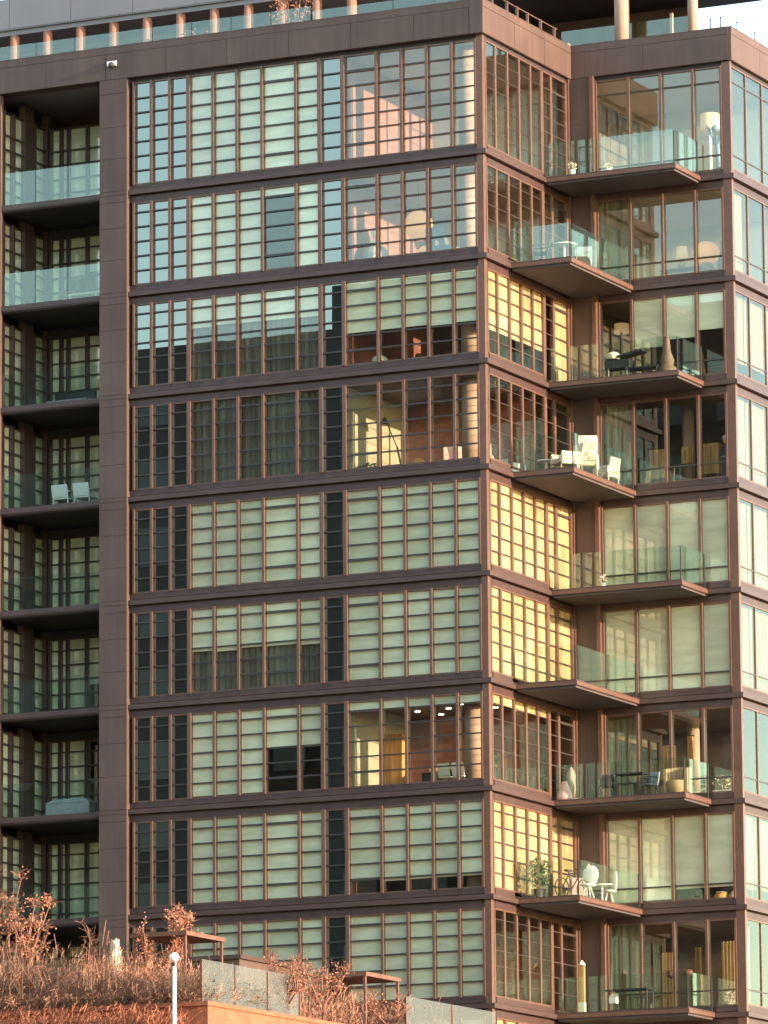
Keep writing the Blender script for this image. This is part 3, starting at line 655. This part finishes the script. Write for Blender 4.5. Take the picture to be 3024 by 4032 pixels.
chair((1.05, 4.3, z+.03), R(-60), 'pinkish white high chair behind the bicycle', 'pink', 'white', .5, .6, 1.25, solid=True)
potted((.55, 2.35, z+.03), .42, 1.25, .3, 'bushy green plant against the glowing yellow blinds', 'leaf', 'dark', 420, .08, 31)
t = empty('shell_chair', (1.75, 3.6, z+.03), 'white shell chair with a tall oval back on the eighth balcony', 'chair', 'white shell chairs on the eighth balcony')
def shell(t, rz=0):
    a = MB(); a.lathe((0, .12, .78), [(.05, -.3), (.2, -.2), (.27, .0), (.25, .2), (.12, .33)], 14, 1, .18); a.build('backrest', M['white'], t, True)
    a = MB(); a.lathe((0, -.1, .42), [(.1, 0), (.24, .03), (.26, .08)]); a.build('seat', M['white'], t, True)
    for i in range(4):
        an = R(45+90*i); b = MB(); b.tube((.08*math.cos(an), -.1+.08*math.sin(an), .42), (.22*math.cos(an), -.1+.22*math.sin(an), 0), .018, n=6); b.build('leg', M['white'], t)
shell(t)
t2 = empty('shell_chair', (1.7, 5.5, z+.03), 'white shell chair farther back near the end of the eighth balcony', 'chair', 'white shell chairs on the eighth balcony', R(-60)); shell(t2)
table((1.75, 4.6, z+.03), .35, .6, 'round white table between the two shell chairs')
chair((3.9, 7.9, z), R(70), 'dark dining chair seen under the lowered shade', 'dark', 'dark', .5, .46, .9)
for i, xx in enumerate((4.65, 5.1)):
    t = empty('pouf', (xx, 7.5, z), ('wide orange pouf in the eighth floor corner window', 'narrow tan pouf in the eighth floor corner window')[i], 'pouf')
    a = MB(); a.lathe((0, 0, 0), [(.24-.08*i, 0), (.25-.08*i, .4), (.2-.08*i, .48)]); a.build('seat', M['orange' if i == 0 else 'cream'], t, True)
    a = MB(); a.lathe((0, 0, .48), [(.2-.08*i, 0), (.18-.08*i, .04)]); a.build('cushion', M['white'], t)
table((4.9, 8.1, z), .4, .72, 'dark table behind the orange pouf', 'dark', None, (.5, .3))
# floor 9
z = zb(9)
t = empty('candle_lantern', (1.7, 5.5, z+.03), 'small white house shaped lantern on the ninth balcony', 'lantern')
a = MB(); a.box(-.12, .12, -.1, .1, .3, .52); a.build('body', M['white'], t); a = MB(); a.lathe((0, 0, .52), [(.18, 0), (.02, .18)], 4); a.build('roof', M['white'], t); a = MB(); a.tube((0, 0, 0), (0, 0, .3), .02); a.build('stand', M['dark'], t)
t = empty('lounge_lamp', (.75, 5.2, z+.03), 'slim amber column lamp inside the ninth balcony door', 'lamp')
a = MB(); a.box(-.09, .09, -.06, .06, .35, 1.55); a.build('shade', M['odrape'], t); a = MB(); a.lathe((0, 0, 1.55), [(.13, 0), (.02, .14)], 4); a.build('cap', M['cream'], t); a = MB(); a.box(-.1, .1, -.08, .08, 0, .35); a.build('base', M['cream'], t)
t = empty('curtain', (4.95, 7.35, z), 'wide amber curtain beside the ninth floor corner post', 'curtain')
def drape(t, w_, h, m='odrape'):
    a = MB(); n = 14
    for q in range(n+1):
        s = -w_/2+w_*q/n; d = .05*math.sin(q*2.1); a.v += [(s, d, .1), (s, d, h)]
    for q in range(n): a.f.append((2*q, 2*q+2, 2*q+3, 2*q+1))
    a.build('fabric', M[m], t)
    a = MB(); a.tube((-w_/2-.05, 0, h+.02), (w_/2+.05, 0, h+.02), .02); a.build('rod', M['dark'], t)
drape(t, .55, 2.3)
t = empty('curtain', (3.75, 7.6, z), 'narrow amber curtain left of the wide amber one', 'curtain'); drape(t, .22, 2.2)
t = empty('curtain', (2.6, 7.9, z), 'amber curtain behind the dark oval ornament', 'curtain'); drape(t, .5, 2.1)
t = empty('curtain', (5.36, 7.5, z), 'black curtain pressed against the ninth floor corner post', 'curtain'); drape(t, .16, 2.5, 'ddrape')
t = empty('curtain', (5.36, 7.5, zb(7)), 'black curtain pressed against the seventh floor corner post', 'curtain'); drape(t, .16, 2.3, 'ddrape')
t = empty('curtain', (3.6, 7.6, zb(7)), 'narrow amber curtain above the white folding screen', 'curtain'); drape(t, .2, 2.2)
t = empty('curtain', (2.75, 7.9, zb(7)), 'tan curtain behind the tub shaped wicker chair', 'curtain'); drape(t, .5, 2.0)
t = empty('wall_ornament', (2.95, 7.4, z+1.35), 'dark oval ornament hanging before the amber curtain', 'ornament')
a = MB(); a.ball((0, 0, 0), .22, .14); a.ball((.55, 0, .02), .17, .12); a.tube((-.3, 0, .12), (.75, 0, .12), .02); a.build('body', M['wallbrown'], t)
a = MB(); a.tube((.1, 0, .1), (.1, 0, 1.6), .01); a.build('cord', M['dark'], t)
table((2.2, 5.5, z+.03), .4, .72, 'long dark table on the ninth balcony', 'dark', None, (.8, .3))
potted((5.0, 7.2, z), .22, .7, .3, 'white flowers at the foot of the wide amber curtain', 'cream', 'white', 90, .05, 41)
# person behind the floor-4 corner glass
def person(loc):
    t = empty('person', loc, 'white-haired person in navy clothes standing behind the fourth floor corner window', 'person', rz=R(-25))
    me = bpy.data.meshes.new('body')
    V = [(0, 0, .95), (0, 0, 1.15), (0, .01, 1.36), (0, .0, 1.47), (0, -.02, 1.58), (0, -.02, 1.68),
         (.17, 0, 1.38), (.24, -.02, 1.12), (.14, -.22, 1.02), (-.17, 0, 1.38), (-.24, -.02, 1.12), (-.14, -.22, 1.02),
         (.1, 0, .88), (.11, -.02, .48), (.11, 0, .06), (.11, -.12, .03), (-.1, 0, .88), (-.11, -.02, .48), (-.11, 0, .06), (-.11, -.12, .03)]
    E_ = [(0,1),(1,2),(2,3),(3,4),(4,5),(2,6),(6,7),(7,8),(2,9),(9,10),(10,11),(0,12),(12,13),(13,14),(14,15),(0,16),(16,17),(17,18),(18,19)]
    rad = [.15,.15,.16,.06,.10,.08,.07,.05,.035,.07,.05,.035,.09,.065,.045,.035,.09,.065,.045,.035]
    me.from_pydata(V, E_, []); me.materials.append(M['navy'])
    o = bpy.data.objects.new('body', me); COL.objects.link(o); o.parent = t
    sk = o.modifiers.new('skin', 'SKIN'); sv = me.skin_vertices[0].data if me.skin_vertices else None
    if sv is None:
        bpy.context.view_layer.objects.active = o; sv = me.skin_vertices[0].data
    for i, r in enumerate(rad): sv[i].radius = (r, r)
    sv[0].use_root = True
    o.modifiers.new('sub', 'SUBSURF').levels = 2; o.modifiers['sub'].render_levels = 2
    a = MB(); a.ball((0, -.035, 1.60), .092, .125); a.tube((0, -.12, 1.60), (0, -.15, 1.575), .014, .018); a.ball((.1, -.02, 1.6), .02); a.ball((-.1, -.02, 1.6), .02); a.build('head', M['skin'], t, True)
    a = MB(); a.ball((0, .0, 1.66), .125, .11); a.ball((0, .05, 1.58), .11, .13); a.build('hair', M['hair'], t, True)
    a = MB(); a.ball((.035, -.118, 1.62), .012); a.ball((-.035, -.118, 1.62), .012); a.box(-.03, .03, -.128, -.115, 1.545, 1.553); a.build('face', M['brown'], t)
    for sx in (1, -1):
        h = MB(); h.hexa([(sx*.14-.04, -.30, .995), (sx*.14+.04, -.30, .995), (sx*.14+.04, -.22, .995), (sx*.14-.04, -.22, .995), (sx*.14-.04, -.30, 1.022), (sx*.14+.04, -.30, 1.022), (sx*.14+.04, -.22, 1.022), (sx*.14-.04, -.22, 1.022)])
        for q in range(4): h.tube((sx*.14-.03+.02*q, -.30, 1.01), (sx*.14-.03+.02*q, -.37-.01*(q in (1, 2)), .99), .009, .007, 5)
        h.tube((sx*.14-sx*.04, -.25, 1.01), (sx*.14-sx*.075, -.30, 1.0), .010, .008, 5)
        h.build('hand', M['skin'], t)
person((5.0, 7.7, zb(4)+.003))
# loggias
z = zb(2); table((-15.3, 1.7, z), .45, .5, 'low pale table in the second loggia down', 'cream', None, (.55, .3))
chair((-16.2, 2.2, z), R(40), 'brown sling chair in the second loggia down', 'brown', 'brown', .6, .4, .9)
z = zb(3)
t = empty('sofa', (-16.0, 2.0, z), 'dark grey outdoor sofa in the third loggia down', 'sofa')
a = MB(); a.box(-.8, .7, -.35, .35, .12, .42); a.build('seat', M['grey'], t); a = MB(); a.box(-.8, .7, .25, .42, .42, .78); a.build('backrest', M['dark'], t)
for sx in (-.72, .62):
    a = MB(); a.box(sx-.04, sx+.04, -.3, .3, 0, .12); a.build('leg', M['dark'], t)
z = zb(4)
for i in range(2): chair((-15.95+.8*i, 1.4, z), R(180), ('white lattice chair at the left of the fourth loggia', 'white lattice chair at the right of the fourth loggia')[i], 'white', 'white', .6, .42, .85)
z = zb(7)
t = empty('storage_box', (-15.5, 1.2, z), 'grey rounded outdoor box in the seventh loggia down', 'box')
a = MB(); a.box(-.85, .75, -.3, .3, 0, .5); a.build('box', M['grey'], t); a = MB(); a.hexa([(-.87, -.32, .5), (.77, -.32, .5), (.77, .32, .5), (-.87, .32, .5), (-.6, -.2, .64), (.5, -.2, .64), (.5, .2, .64), (-.6, .2, .64)]); a.build('lid', M['grey'], t)
z = zb(1); table((-15.4, 1.5, z), .5, .32, 'low white table in the top loggia', 'white', None, (.6, .35))

# ------------------------------------------------------------------ ground, terrace wall, reflected neighbour
g = MB(); g.quad((-2500, -2500, -45), (2500, -2500, -45), (2500, 2500, -45), (-2500, 2500, -45)); tag(g.build('ground', M['ground']), kind='structure')
g = MB(); g.box(-60, 60, -55, -30, -44.998, -44.99); tag(g.build('road', M['asphalt']), kind='structure')
tw = empty('retaining_wall', (0, -22.5, -45), 'rough orange stone retaining wall lit by the sun at the bottom edge', 'wall'); tw.location = (0, 0, 0)
g = MB(); g.box(-40, 1.75, -22.5, -.6, -45, -29.10); g.build('wall', M['stone'], tw)
g = MB(); g.box(-40, 1.80, -22.6, -22.2, -29.10, -28.98); g.box(1.45, 1.80, -22.2, -.6, -29.10, -28.98); g.build('coping', M['stone'], tw)
of = empty('office_block', (0, 0, -45), 'dark brick block across the street mirrored in the glass', 'building'); of.location = (0, 0, 0)
g = MB(); g.box(-150, -64.5, -150, -120, -45, 22.5); g.box(-64.5, -20, -150, -119.9, -45, 24.9); g.build('wall', M['office'], of)
g = MB()
for i in range(30):
    for j in range(16): g.box(-148+4.2*i, -146+4.2*i, -119.95, -119.85, -42+4*j, -39.8+4*j)
g.build('window', M['offwin'], of)
# terrace glass fence
fe = empty('glass_fence', (1.5, 0, -29), 'cloudy glass fence panels above the stone wall', 'fence'); fe.location = (0, 0, 0)
fgl = bpy.data.materials.new('hazy_fence_glass'); fgl.use_nodes = True
n_ = fgl.node_tree; b_ = n_.nodes['Principled BSDF']; b_.inputs['Base Color'].default_value = (.14, .15, .145, 1); b_.inputs['Roughness'].default_value = .12
mx_ = n_.nodes.new('ShaderNodeMixShader'); tp_ = n_.nodes.new('ShaderNodeBsdfTransparent'); tp_.inputs[0].default_value = (.85, .92, .88, 1); mx_.inputs[0].default_value = .3
n_.links.new(tp_.outputs[0], mx_.inputs[1]); n_.links.new(b_.outputs[0], mx_.inputs[2]); n_.links.new(mx_.outputs[0], n_.nodes['Material Output'].inputs[0])
for (y0, y1, nn) in ((-22.4, -16.4, 3), (-9.4, -3.0, 2)):
    for i in range(nn):
        a = MB(); d = (y1-y0)/nn; a.box(1.49, 1.51, y0+d*i+.02, y0+d*(i+1)-.02, -28.97, -27.80); a.build('panel', fgl, fe)
for y in (-22.4, -20.4, -18.4, -16.4, -9.4, -6.2, -3.0):
    a = MB(); a.box(1.47, 1.53, y-.02, y+.02, -28.98, -27.82); a.build('post', M['bark'], fe)
def pergola(x, y0, y1, z1, label):
    t = empty('pergola', (x, y0, -29.1), label, 'pergola', 'wooden frames on the planted terrace')
    for yy in (0, y1-y0):
        for xx in (0, -1.6):
            a = MB(); a.box(xx-.035, xx+.035, yy-.035, yy+.035, 0, z1+29.1-.12); a.build('post', M['bark'], t)
    a = MB(); a.box(-1.7, .08, -.08, y1-y0+.08, z1+29.1-.12, z1+29.1)
    a.build('roof', M['bark'], t)
pergola(-.0, -20.5, -18.3, -26.78, 'small wooden frame left of the glass fence')
pergola(1.0, -11.1, -8.9, -27.2, 'small wooden frame between the two runs of glass fence')
# flue / service box behind brush
sb = empty('planter_wall', (-3, -4, -29.1), 'brown clad stair enclosure behind the brush at the foot of the pier', 'enclosure'); sb.location = (0, 0, 0)
a = MB(); a.box(-9.8, -6.0, -5.5, -1.6, -29.1, -26.0); a.build('wall', M['clad'], sb); a = MB(); a.box(-9.9, -5.9, -5.6, -1.5, -26.0, -25.87); a.build('coping', M['lip'], sb)
# pole lamp
pl = empty('street_lamp', (3.35, -27.5, -45), 'slim white pole with a bright ball top in front of the brush', 'street lamp')
a = MB(); a.tube((0, 0, 0), (0, 0, 16.55), .065, .05, 10); a.build('pole', M['white'], pl)
a = MB(); a.ball((0, 0, 16.72), .13, .13); a.build('ball', M['white'], pl, True)
a = MB(); a.lathe((0, 0, 16.48), [(.1, 0), (.1, .1)]); a.build('collar', M['dark'], pl)

# ------------------------------------------------------------------ vegetation
def tree(loc, h, spread, label, seed, twigs=60, leaves=0, lean=(0, 0), m='bark', group='bare trees on the terrace', tw=.0065):
    rnd = random.Random(seed); t = empty('bare_tree', loc, label, 'tree', group)
    a = MB(); c = MB(); lf = MB(); tips = []
    top = Vector((lean[0], lean[1], h*.45)); a.tube((0, 0, 0), top, .085, .06, 7)
    a.build('trunk', M[m], t)
    for i in range(9):
        an = rnd.uniform(0, 6.28); st = top*rnd.uniform(.45, 1); r = spread*rnd.uniform(.5, 1)
        e = Vector((lean[0]+r*math.cos(an), lean[1]+r*math.sin(an), h*rnd.uniform(.62, .98))); mid = (st+e)/2+Vector((rnd.uniform(-.15, .15), rnd.uniform(-.15, .15), -.1))
        c.tube(st, mid, .04, .028, 5, False); c.tube(mid, e, .028, .014, 5, False); tips += [mid, (mid+e)/2, e]
    for i in range(twigs):
        p = rnd.choice(tips); d = Vector((rnd.gauss(0, .5), rnd.gauss(0, .5), rnd.uniform(.1, 1))).normalized()*rnd.uniform(.25, .6)*max(.6, spread*.6)
        q = p+d; c.tube(p, q, tw*1.5, tw, 4, False)
        for _ in range(3): s = p+d*rnd.uniform(.3, .9); c.tube(s, s+Vector((rnd.gauss(0, .16), rnd.gauss(0, .16), rnd.uniform(0, .25))), tw, tw*.6, 3, False)
        if leaves:
            for _ in range(leaves):
                s = p+d*rnd.uniform(.2, 1.1)+Vector((rnd.gauss(0, .08), rnd.gauss(0, .08), rnd.gauss(0, .08)))
                u = Vector((rnd.gauss(0, 1), rnd.gauss(0, 1), rnd.gauss(0, 1))).normalized()*.038; v = u.cross(Vector((rnd.gauss(0, 1), 1, rnd.gauss(0, 1)))).normalized()*.022
                lf.quad(s-u, s+v, s+u, s-v)
    cr = c.build('crown', M['twig'], t)
    if leaves: lf.build('leaves', M['dryleaf'], cr)
G = -29.1
TL = [((-6.3, -20, G), 4.2, 1.4, 'tallest bare tree at the left edge of the picture', 150, 4),
      ((-5.2, -20.5, G), 3.6, 1.1, 'leaning reddish bare tree right of the tallest one', 80, 10),
      ((-.95, -20, G), 3.2, .95, 'fan shaped bare tree with red dead leaves beside the wooden frame', 90, 14),
      ((-3.0, -20, G), 3.0, .6, 'thin bare sapling in front of the brown pier', 40, 0),
      ((2.6-1.2, -17.0, G), 1.7, .8, 'low bare tree just right of the first run of fence', 80, 4),
      ((.6, -13.0, G), 2.0, .9, 'twiggy bare tree left of the second wooden frame', 90, 6),
      ((-7.6, -21, G), 3.9, 1.2, 'bare tree half cut off by the left edge', 70, 8),
      ((1.2, -10.0, G), 1.3, .7, 'low bare tree under the second wooden frame', 60, 3)]
for i, (l, h, s_, lab, tw_, lv) in enumerate(TL): tree(l, h, s_, lab, 50+i, tw_, lv)
# pale dried plume plant
t = empty('dried_plant', (-2.05, -20.8, G), 'pale upright dried plant standing in the brush', 'plant')
a = MB(); rnd = random.Random(5)
a.tube((0, 0, 0), (0, 0, 1.2), .03); a.build('stem', M['twig'], t)
a = MB()
for _ in range(420):
    zz = rnd.uniform(.35, 2.1); r = .26*math.sin(math.pi*min(1, (zz)/2.3))**.7; an = rnd.uniform(0, 6.28); p = Vector((r*math.cos(an)*rnd.random()**.5, r*math.sin(an)*rnd.random()**.5, zz)); d = Vector((math.cos(an)*.04, math.sin(an)*.04, .1)); e = Vector((-math.sin(an)*.03, math.cos(an)*.03, 0))
    a.quad(p-d, p+e, p+d, p-e)
a.build('plume', M['cream'], t)
# brush: dense dry thicket nobody could count
def brush(name, x0, x1, y0, y1, h0, n, seed, hf=None, m='brush'):
    rnd = random.Random(seed); a = MB()
    for _ in range(n):
        x, y = rnd.uniform(x0, x1), rnd.uniform(y0, y1)
        hh = (hf(x) if hf else h0)*rnd.uniform(.45, 1.05); p = Vector((x, y, G)); k = rnd.randint(2, 4)
        for s in range(k):
            q = p+Vector((rnd.gauss(0, .16), rnd.gauss(0, .16), hh/k*rnd.uniform(.7, 1.2)))
            d = Vector((rnd.uniform(-1, 1), rnd.uniform(-1, 1), 0)).normalized()*rnd.uniform(.004, .009)
            a.quad(p-d, p+d, q+d*.7, q-d*.7)
            for _2 in range(3):
                c = p.lerp(q, rnd.random()); e = Vector((rnd.gauss(0, .13), rnd.gauss(0, .13), rnd.gauss(.06, .1))); f_ = e.cross(Vector((rnd.random(), rnd.random(), 1))).normalized()*rnd.uniform(.004, .016)
                a.quad(c, c+e*.5+f_, c+e, c+e*.5-f_)
            p = q
    return tag(a.build(name, M[m]), kind='stuff')
def hfun(x): return 1.6+.35*math.sin(x*2.3)+.25*math.sin(x*5.1)-(.55 if x > -.6 else 0)-max(0, x)*.25
pbd = MB(); pbd.box(-40, 2.6, -24.6, -22.62, -45, -30.3); tag(pbd.build('bank', M['ground']), kind='structure')
G0 = G; G = -30.3
brush('brush', -12, 1.3, -24.3, -22.8, 1.15, 3600, 9, None, 'rbrush')
G = G0
brush('brush', -9.5, 1.3, -22.3, -17, 1.9, 9500, 3, hfun)
brush('brush', -14, 1.2, -17, -6, 1.5, 4000, 4, lambda x: 1.5)
brush('brush', -9.5, 1.5, -22.55, -21.8, .5, 1500, 6, lambda x: .55)
# rooftop planting behind the terrace glass
for i, (x, y, r, h) in enumerate(((-14.2, 4.2, .7, 1.9), (-12.6, 4.4, .8, 2.1), (-10.9, 4.3, .6, 1.9), (-8.6, 3.6, .8, 3.0))):
    t = empty('roof_shrub', (x, y, 4.3), ('reddish dry shrub left of the others behind the roof terrace glass', 'widest reddish dry shrub behind the roof terrace glass', 'small reddish dry shrub behind the roof terrace glass', 'tall orange dry tree behind the roof terrace glass')[i], 'shrub', 'dry planting on the roof terrace')
    a = MB(); a.box(-r*.6, r*.6, -.25, .25, 0, .5); a.build('planter_box', M['clad'], t)
    a = MB()
    for j in range(8): an = j*.8; a.tube((0, 0, .4), (r*.7*math.cos(an), r*.5*math.sin(an), h*.8), .03, .012, 5)
    a.build('stem', M['bark'], t)
    a = MB(); leafball(a, (0, 0, h*.68), r, h*.36, 420, .07, 70+i); a.build('foliage', M['twig'], t)
